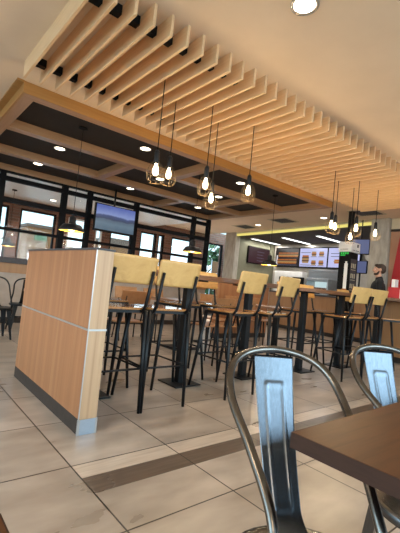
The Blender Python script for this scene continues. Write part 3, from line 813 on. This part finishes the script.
# ------------------------------------------------------------------ kitchen: menus, counters, equipment
def menu(label, y0, y1, kind, x=10.40, z0=1.87, z1=2.53):
    t = thing('menu_board', label, 'menu screen', (x, (y0+y1)/2, z0), 0, 'menu screens over the kitchen counter')
    h = (y1-y0)/2; H = z1-z0
    b = B(); box(b, (-.02, -h, 0), (.06, h, H)); hs = obj('housing', b, 'blackmatte', t, .004)
    b = B(); box(b, (-.024, -h+.02, .04), (-.02, h-.02, H-.03)); obj('display', b, 'menu_pale' if kind else 'menu_dark', hs)
    b = B(); e = -.027
    def pic(yc, zc, w, hh, layers):
        n = len(layers)
        for i, mi in enumerate(layers):
            za = zc-hh/2+hh*i/n; ww = w*(1-.12*(i in (0, n-1)))
            box(b, (e, yc-ww/2, za), (-.0235, yc+ww/2, za+hh/n), mi)
    if kind == 0:
        for r in range(2):
            for c in range(5): pic(h-.16-c*(2*h-.3)/4.2-r*.05, .2+.22*r, .17, .15, [0, 1, 2, 0])
        box(b, (e, -h+.08, .07), (-.0235, h-.1, .09), 3)
        box(b, (e, h-.1, .07), (-.0235, h-.05, .4), 4)
    elif kind == 1:
        pic(h-.24, .28, .26, .25, [1, 2, 1, 2, 0]); 
        for r in range(2):
            for c in range(2):
                pic(-.03-c*.27, .17+.28*r, .17, .15, [1, 2, 0, 1]); box(b, (e, -.14-c*.27, .07+.28*r), (-.0235, .08-c*.27, .085+.28*r), 3)
        box(b, (e, h-.42, .08), (-.0235, h-.06, .1), 3); box(b, (e, h-.42, .48), (-.0235, h-.06, .50), 3)
    else:
        pic(h-.36, .22, .3, .12, [0, 1, 0]); box(b, (e, -h+.2, .45), (-.0235, h-.1, .47), 3); box(b, (e, -h+.2, .36), (-.0235, h-.1, .38), 3)
    obj('menu_picture', b, ['menu_orange', 'menu_tan', 'menu_brown', 'menu_text', 'menu_white'], hs)
menu('dark menu screen with two rows of orange food, leftmost over the kitchen counter', 7.53, 8.50, 0)
menu('pale lilac menu screen with one large and four small burgers, in the middle', 6.49, 7.52, 1)
menu('pale lilac menu screen partly hidden by the black kiosk', 5.45, 6.48, 2)
# plum television on the side wall
t = thing('wall_screen', 'dark plum-coloured screen on the grey-green wall left of the menu screens', 'screen', (9.68, 8.66, 1.88))
b = B(); box(b, (-.53, -.02, 0), (.53, .04, .56)); obj('housing', b, 'blackmatte', t, .006)
b = B(); box(b, (-.51, -.024, .02), (.51, -.02, .54)); obj('display', b, 'screen_plum', t)
b = B()
for r in range(4): box(b, (-.1, -.027, .1+.1*r), (.2+.05*(r % 2), -.0235, .12+.1*r))
obj('screen_text', b, 'menu_text', t)
# hanging order monitor left of the column
t = thing('order_monitor', 'slate-blue order monitor hanging beside the concrete column', 'screen', (8.02, 4.22, 2.18))
b = B(); box(b, (-.02, -.19, -.17), (.03, .19, .17)); obj('housing', b, 'blackmatte', t, .005)
b = B(); box(b, (-.024, -.175, -.155), (-.02, .175, .155)); obj('display', b, 'screen_blue', t)
b = B(); tube(b, [(.02, 0, .15), (.02, 0, ZC-2.18)], .012, 8); obj('mount', b, 'black', t)
t.rotation_euler = (0, 0, .25)
t = thing('order_monitor', 'darker blue lower monitor below the slate-blue one beside the column', 'screen', (8.6, 4.5, 1.78))
b = B(); box(b, (-.02, -.17, -.15), (.03, .17, .15)); obj('housing', b, 'blackmatte', t, .005)
b = B(); box(b, (-.024, -.155, -.135), (-.02, .155, .135)); obj('display', b, 'screen_blue', t)
b = B(); tube(b, [(.0, 0, -.15), (.0, 0, -.73)], .02, 8); obj('mount', b, 'black', t)
# service counter under menus
t = thing('service_counter', 'long service counter below the menu screens', 'counter', (9.1, 6.3, 0))
b = B(); box(b, (-.28, -1.9, .1), (.3, 1.9, 1.0)); obj('body', b, 'counterwood', t)
b = B(); box(b, (-.33, -1.95, 1.0), (.33, 1.95, 1.04)); obj('worktop', b, 'capgrey', t, .006)
b = B(); box(b, (-.26, -1.88, 0), (.28, 1.88, .1)); obj('plinth', b, 'plinth', t)
# right-hand wooden counter
t = thing('wood_counter', 'wood-fronted counter at the right edge before the person in black', 'counter', (6.95, 2.2, 0))
b = B(); box(b, (-.12, -1.6, .1), (.12, 1.25, 1.03)); obj('front_panel', b, 'counterwood', t)
b = B(); box(b, (-.16, -1.64, 1.03), (.18, 1.29, 1.07)); obj('worktop', b, 'bartop', t, .006)
b = B(); box(b, (-.10, -1.58, 0), (.12, 1.23, .1)); obj('plinth', b, 'plinth', t)
# equipment on the counter
t = thing('warming_cabinet', 'stainless warming cabinet with lit glass front on the service counter', 'kitchen appliance', (9.15, 5.86, 1.04))
b = B(); box(b, (-.2, -.33, 0), (.22, .33, .08)); box(b, (-.2, -.33, .36), (.22, .33, .43)); box(b, (-.2, -.33, .08), (.22, -.30, .36)); box(b, (-.2, .30, .08), (.22, .33, .36)); box(b, (.19, -.30, .08), (.22, .30, .36)); obj('cabinet', b, 'steel', t, .006)
b = B(); box(b, (.17, -.3, .08), (.185, .3, .36)); obj('light_panel', b, 'cabinet_glow', t)
b = B()
for y in (-.16, .02, .17): box(b, (-.05, y-.06, .08), (.1, y+.06, .2))
obj('food_tray', b, 'menu_brown', t)
b = B(); box(b, (-.2, -.30, .08), (-.195, .30, .36)); obj('glass_front', b, 'glass', t)
def pos(label, x, y, rz, w=.34):
    t = thing('till_terminal', label, 'till', (x, y, 1.04), rz, 'till terminals')
    b = B(); box(b, (-.1, -.1, 0), (.1, .1, .02)); tube(b, [(.02, 0, .02), (.03, 0, .26)], .025, 8); obj('stand', b, 'black', t)
    b = B(); box(b, (-.02, -w/2, .18), (.03, w/2, .44)); o = obj('monitor', b, 'blackmatte', t, .008)
pos('black till terminal on the service counter, left of the warming cabinet', 9.0, 6.50, .2)
pos('black till terminal on the service counter below the dark menu screen', 9.05, 7.05, -.1)
t = thing('kitchen_shelf_unit', 'white kitchen shelf unit against the back wall below the dark menu screen', 'shelf', (10.3, 7.75, 0))
b = B(); box(b, (-.15, -.55, 0), (.15, .55, 1.72)); obj('body', b, 'white', t, .01)
b = B()
for z in (.5, .9, 1.3): box(b, (-.155, -.5, z), (-.15, .5, z+.02))
obj('shelf_edge', b, 'steel', t)
t = thing('extractor_hood', 'stainless kitchen hood behind the till terminals', 'kitchen appliance', (10.25, 6.3, 0))
b = B(); box(b, (-.2, -.6, .0), (.2, .6, .9)); box(b, (-.2, -.6, 1.45), (.2, .6, 1.8)); box(b, (.1, -.6, .9), (.2, .6, 1.45)); obj('body', b, 'steel', t, .008)
t = thing('drink_cup_stack', 'small white cup stack on the service counter near the warming cabinet', 'cups', (8.95, 6.27, 1.04))
b = B(); lathe(b, [(.03, 0), (.045, .2), (.048, .2), (.048, .215), (0, .215)], 16); obj('cups', b, 'white', t)

# red graphics on the right wall
t = thing('wall_graphic', 'slanted red graphic panel on the tan wall at the right edge', 'wall sign', (8.09, 3.30, 0))
b = B(); quad
vs = [(-.012, .33, 1.1), (-.012, -.15, 1.1), (-.012, -.30, 2.45), (-.012, .16, 2.45)]
f1 = [b.verts.new((x, y-.04, z)) for x, y, z in vs]; f2 = [b.verts.new((x+.012, y-.04, z)) for x, y, z in vs]
b.faces.new(f1); b.faces.new(list(reversed(f2)))
for i in range(4): b.faces.new((f1[i], f1[(i+1) % 4], f2[(i+1) % 4], f2[i]))
obj('panel', b, 'red', t)
t = thing('merchandise_display', 'red and white display box on the wood counter right of the person', 'display', (7.02, 2.85, 1.07))
b = B(); box(b, (-.1, -.22, 0), (.1, .22, .22)); obj('box', b, 'red', t, .005)
b = B(); box(b, (-.104, -.14, .03), (-.1, .02, .19)); obj('white_panel', b, 'white', t)
b = B(); box(b, (-.08, .12, .22), (.06, .18, .36)); obj('card_holder', b, 'white', t, .004)

# ------------------------------------------------------------------ person (black t-shirt, profile to the left)
def capsule(bm, a, c, ra, rc, seg=14):
    a, c = Vector(a), Vector(c); d = c-a
    pts = []; rr = []
    n = 5
    ax = d.normalized()
    for k in range(n): 
        th = PI/2*(1-k/n); pts.append(a-ax*ra*math.sin(th)); rr.append(max(.001, ra*math.cos(th)))
    pts.append(a); rr.append(ra); pts.append(c); rr.append(rc)
    for k in range(1, n+1):
        th = PI/2*k/n; pts.append(c+ax*rc*math.sin(th)); rr.append(max(.001, rc*math.cos(th)))
    tube(bm, pts, rr, seg)
def ell(bm, c, r, seg=20, rot=None):
    m = Matrix.Translation(c) @ (rot or Matrix.Identity(4)) @ Matrix.Diagonal((*r, 1))
    bmesh.ops.create_uvsphere(bm, u_segments=seg, v_segments=seg//2+2, radius=1, matrix=m)
def person(loc, rz):
    # local: faces +x, up z; 1.73 m tall
    t = thing('person', 'person in profile with short dark hair, beard and black t-shirt before the concrete column', 'person', loc, rz)
    b = B()
    # legs, feet
    for s in (-1, 1):
        capsule(b, (0, s*.09, .86), (.01, s*.095, .47), .085, .055); capsule(b, (.01, s*.095, .47), (-.01, s*.1, .09), .055, .038)
        capsule(b, (-.03, s*.1, .045), (.13, s*.11, .035), .042, .034)
    ell(b, (0, 0, .93), (.115, .165, .13)); capsule(b, (0, 0, .95), (0, 0, 1.2), .125, .125); ell(b, (.0, 0, 1.10), (.11, .15, .2)); ell(b, (.01, 0, 1.27), (.118, .175, .16))
    capsule(b, (-.005, -.15, 1.385), (-.005, .15, 1.385), .06, .06)
    capsule(b, (-.01, 0, 1.38), (.018, 0, 1.52), .062, .054)
    # arms bent forward to the counter
    for s in (-1, 1):
        capsule(b, (0, s*.195, 1.36), (-.02, s*.235, 1.10), .05, .04); capsule(b, (-.02, s*.235, 1.10), (.2, s*.2, 1.04), .04, .028)
        ell(b, (.25, s*.195, 1.04), (.05, .038, .018))
        for q, (yy, ln) in enumerate(((-.03, .062), (-.01, .075), (.011, .07), (.031, .055))):
            x0 = .285
            capsule(b, (x0, s*.195+yy, 1.04), (x0+ln*.55, s*.195+yy*1.15, 1.033), .009, .008, 8); capsule(b, (x0+ln*.55, s*.195+yy*1.15, 1.033), (x0+ln*.9, s*.195+yy*1.2, 1.012), .008, .007, 8)
        capsule(b, (.235, s*.195-s*.03, 1.04), (.275, s*.195-s*.06, 1.03), .011, .009, 8)
    # head
    ell(b, (.0, 0, 1.645), (.098, .076, .09)); ell(b, (.03, 0, 1.60), (.075, .062, .085)); ell(b, (.055, 0, 1.545), (.045, .045, .04))
    ell(b, (.088, 0, 1.66), (.02, .05, .02))
    capsule(b, (.100, 0, 1.645), (.118, 0, 1.607), .010, .014, 10)
    ell(b, (.098, 0, 1.572), (.012, .026, .008)); ell(b, (.096, 0, 1.561), (.012, .022, .008))
    for s in (-1, 1): ell(b, (-.005, s*.078, 1.625), (.02, .010, .033)); 
    me = bpy.data.meshes.new('body'); b.to_mesh(me); b.free()
    tmp = bpy.data.objects.new('body', me); COL.objects.link(tmp)
    md = tmp.modifiers.new('r', 'REMESH'); md.mode = 'VOXEL'; md.voxel_size = .0075; md.use_smooth_shade = True
    s2 = tmp.modifiers.new('s', 'SMOOTH'); s2.iterations = 3; s2.factor = .5
    dg = bpy.context.evaluated_depsgraph_get(); me2 = bpy.data.meshes.new_from_object(tmp.evaluated_get(dg))
    bpy.data.objects.remove(tmp)
    for p_ in me2.polygons: p_.use_smooth = True
    me2.materials.clear(); me2.materials.append(M['skin'])
    o = bpy.data.objects.new('body', me2); COL.objects.link(o); o.parent = t
    def fused(name, build, m, vox=.008):
        b = B(); build(b); me = bpy.data.meshes.new(name); b.to_mesh(me); b.free()
        tmp = bpy.data.objects.new(name, me); COL.objects.link(tmp)
        md = tmp.modifiers.new('r', 'REMESH'); md.mode = 'VOXEL'; md.voxel_size = vox; md.use_smooth_shade = True
        sm = tmp.modifiers.new('s', 'SMOOTH'); sm.iterations = 4
        dg = bpy.context.evaluated_depsgraph_get(); mm = bpy.data.meshes.new_from_object(tmp.evaluated_get(dg))
        bpy.data.objects.remove(tmp); mm.materials.clear(); mm.materials.append(M[m])
        for p_ in mm.polygons: p_.use_smooth = True
        o = bpy.data.objects.new(name, mm); COL.objects.link(o); o.parent = t; return o
    def shirt(b):
        capsule(b, (0, 0, .95), (0, 0, 1.2), .145, .14); ell(b, (0, 0, .95), (.135, .185, .09)); ell(b, (.0, 0, 1.10), (.13, .17, .2)); ell(b, (.01, 0, 1.27), (.135, .192, .17))
        capsule(b, (-.005, -.16, 1.385), (-.005, .16, 1.385), .07, .07); capsule(b, (-.01, 0, 1.38), (0, 0, 1.45), .075, .07)
        for s in (-1, 1): capsule(b, (0, s*.195, 1.365), (-.012, s*.222, 1.2), .064, .060)
    fused('t_shirt', shirt, 'shirt')
    def trs(b):
        ell(b, (0, 0, .92), (.135, .18, .13))
        for s in (-1, 1): capsule(b, (0, s*.09, .86), (.01, s*.095, .47), .1, .075); capsule(b, (.01, s*.095, .47), (-.01, s*.1, .12), .075, .065)
    fused('trousers', trs, 'trouser')
    def shoes(b):
        for s in (-1, 1): capsule(b, (-.035, s*.1, .05), (.14, s*.112, .042), .05, .042)
    fused('shoes', shoes, 'blackmatte')
    def hair(b):
        ell(b, (-.012, 0, 1.668), (.100, .082, .082)); ell(b, (-.045, 0, 1.63), (.068, .078, .075)); ell(b, (.045, 0, 1.715), (.055, .06, .03))
    fused('hair', hair, 'hair', .007)
    def beard(b):
        ell(b, (.045, 0, 1.545), (.062, .056, .036)); 
        for s in (-1, 1): capsule(b, (.02, s*.066, 1.59), (.05, s*.045, 1.545), .014, .02, 10)
        capsule(b, (.1, -.025, 1.584), (.1, .025, 1.584), .009, .009, 8)
    fused('beard', beard, 'hair', .006)
    for s in (-1, 1):
        b = B(); ell(b, (.082, s*.034, 1.637), (.012, .013, .010), 12); obj('eye', b, 'eye', t, smooth=True)
        b = B(); capsule(b, (.093, s*.018, 1.66), (.086, s*.052, 1.66), .005, .004, 8); obj('eyebrow', b, 'hair', t, smooth=True)
    return t
person((7.40, 3.47, 0), math.radians(120))

# ------------------------------------------------------------------ outside
b = B(); box(b, (-40, -40, -.2), (60, 60, -.1)); struct('ground', b, 'pave')
t = thing('roadside_building', 'tan building with a dark green arched sign, seen through the left window', 'building', (5.05, 17.5, -.1))
b = B(); box(b, (-.55, -.5, 0), (.55, 3, 2.85)); obj('wall', b, 'house', t)
b = B(); box(b, (-.62, -.58, 2.85), (.62, 3.1, 2.97)); obj('roof', b, 'roof', t)
b = B()
pts = [(-.26, 0), (.26, 0)]+[(.26*math.cos(a), .14+.22*math.sin(a)) for a in [PI*i/10 for i in range(11)]]
va = [b.verts.new((x, -.54, 2.3+z)) for x, z in pts]; vb = [b.verts.new((x, -.50, 2.3+z)) for x, z in pts]
b.faces.new(va); b.faces.new(list(reversed(vb)))
for i in range(len(pts)): b.faces.new((va[i], va[(i+1) % len(pts)], vb[(i+1) % len(pts)], vb[i]))
obj('sign', b, 'leaf', t)
b = B(); box(b, (-.45, -.53, .9), (-.1, -.5, 1.7)); box(b, (.05, -.53, .9), (.45, -.5, 1.75)); obj('window', b, 'white', t)
t = thing('distant_house', 'low tan house with brown roof, seen through the window below the television', 'building', (10.5, 20.5, -.1))
b = B(); box(b, (-.75, -.5, 0), (.75, 2, 2.9)); obj('wall', b, 'house', t)
b = B(); prism(b, [(-.95, -.7), (.95, -.7), (.95, 2.2), (-.95, 2.2)], 2.9, 3.25); obj('roof', b, 'roof', t)
def bush(name, label, cat, x, y, s, n=260):
    t = thing(name, label, cat, (x, y, -.1))
    b = B(); tube(b, [(0, 0, 0), (0, 0, s*.9)], .06*s, 8); obj('trunk', b, 'roof', t)
    b = B(); rnd = random.Random(int(x*100))
    for i in range(n):
        th, ph, r = rnd.random()*2*PI, rnd.random()*PI, s*(.3+.5*rnd.random())
        c = Vector((r*math.sin(ph)*math.cos(th), r*math.sin(ph)*math.sin(th), s*1.2+r*math.cos(ph)*1.1)); q = .12*s
        u = Vector((rnd.uniform(-1, 1), rnd.uniform(-1, 1), rnd.uniform(-1, 1))).normalized(); v = u.orthogonal().normalized()
        quad(b, c-u*q-v*q*.5, c+u*q-v*q*.5, c+u*q+v*q*.5, c-u*q+v*q*.5)
    obj('foliage', b, 'leaf', t)
bush('green_tree', 'green tree outside the last window beside the stone pillar', 'tree', 11.7, 13.2, 1.5)
bush('small_tree', 'small tree outside the left windows behind the dome lamp', 'tree', 7.0, 17.5, 1.0)
t = thing('yellow_banner', 'yellow banner outside the last window in front of the green tree', 'banner', (10.9, 12.2, -.1))
b = B(); box(b, (-.16, -.02, 1.65), (.16, .02, 2.15)); obj('cloth', b, 'house', t)
b = B(); tube(b, [(-.18, 0, 0), (-.18, 0, 2.2)], .02, 8); obj('pole', b, 'steel', t)

# ------------------------------------------------------------------ world, sun, camera
w = bpy.data.worlds.new('sky'); SC.world = w; w.use_nodes = True
nt = w.node_tree; N, L = nt.nodes, nt.links
bg = N['Background']
tc = N.new('ShaderNodeTexCoord'); sp = N.new('ShaderNodeSeparateXYZ'); cr = N.new('ShaderNodeValToRGB')
L.new(tc.outputs['Generated'], sp.inputs[0]); L.new(sp.outputs[2], cr.inputs[0])
e = cr.color_ramp.elements
e[0].position = .0; e[0].color = lin((238, 246, 250)); e[1].position = .5; e[1].color = lin((176, 210, 232))
e.new(.12).color = lin((196, 232, 246))
L.new(cr.outputs[0], bg.inputs[0])
# the sunny half of the sky (behind the camera) is brighter than the half seen through the far windows
mr = N.new('ShaderNodeMapRange'); mr.inputs['From Min'].default_value = .3; mr.inputs['From Max'].default_value = -.45
mr.inputs['To Min'].default_value = 2.0; mr.inputs['To Max'].default_value = SKY_SUNNY; mr.interpolation_type = 'SMOOTHSTEP'
dt = N.new('ShaderNodeVectorMath'); dt.operation = 'DOT_PRODUCT'; dt.inputs[1].default_value = (.66, .75, 0)
L.new(tc.outputs['Generated'], dt.inputs[0]); L.new(dt.outputs['Value'], mr.inputs['Value']); L.new(mr.outputs[0], bg.inputs[1])
for i, (a, c) in enumerate([(-2.7, -.2), (.1, 2.6), (2.9, 5.4), (5.7, 7.2)]):
    Lp = bpy.data.lights.new('daylight_portal', 'AREA'); Lp.shape = 'RECTANGLE'; Lp.size = c-a; Lp.size_y = 2.35; Lp.cycles.is_portal = True
    o = bpy.data.objects.new('daylight_portal', Lp); COL.objects.link(o); o.location = ((a+c)/2, -2.25, 1.525); o.rotation_euler = (PI/2, 0, 0)
for a, c in LW:
    Lp = bpy.data.lights.new('daylight_portal', 'AREA'); Lp.shape = 'RECTANGLE'; Lp.size = c-a; Lp.size_y = 2.2; Lp.cycles.is_portal = True
    o = bpy.data.objects.new('daylight_portal', Lp); COL.objects.link(o); o.location = (-3.05, (a+c)/2, 1.6); o.rotation_euler = (PI/2, 0, -PI/2)
Lp = bpy.data.lights.new('daylight_portal', 'AREA'); Lp.shape = 'RECTANGLE'; Lp.size = 8; Lp.size_y = 2.0; Lp.cycles.is_portal = True
o = bpy.data.objects.new('daylight_portal', Lp); COL.objects.link(o); o.location = (5.6, 10.2, 1.5); o.rotation_euler = (-PI/2, 0, 0)

cam = bpy.data.cameras.new('camera'); co = bpy.data.objects.new('camera', cam); COL.objects.link(co)
yaw, pitch, roll, fpx = .879806609, .0473881327, .0983641590, 380.718
fw = Vector((math.cos(yaw)*math.cos(pitch), math.sin(yaw)*math.cos(pitch), math.sin(pitch)))
rt = fw.cross(Vector((0, 0, 1))).normalized(); up = rt.cross(fw)
r2 = math.cos(roll)*rt+math.sin(roll)*up; u2 = -math.sin(roll)*rt+math.cos(roll)*up
mw = Matrix.Identity(4)
for i in range(3):
    mw[i][0] = r2[i]; mw[i][1] = u2[i]; mw[i][2] = -fw[i]
mw[2][3] = 1.0
co.matrix_world = mw
cam.sensor_fit = 'HORIZONTAL'; cam.sensor_width = 36; cam.lens = fpx/400*36; cam.clip_start = .02
SC.camera = co
SC.view_settings.view_transform = 'Standard'; SC.view_settings.look = 'None'
SC.view_settings.gamma = 1; SC.view_settings.use_curve_mapping = False
SC.view_settings.exposure = 0.07
try:
    SC.cycles.use_denoising = True; SC.cycles.max_bounces = 8; SC.cycles.sample_clamp_indirect = 4
    SC.cycles.caustics_reflective = False; SC.cycles.caustics_refractive = False
except Exception: pass
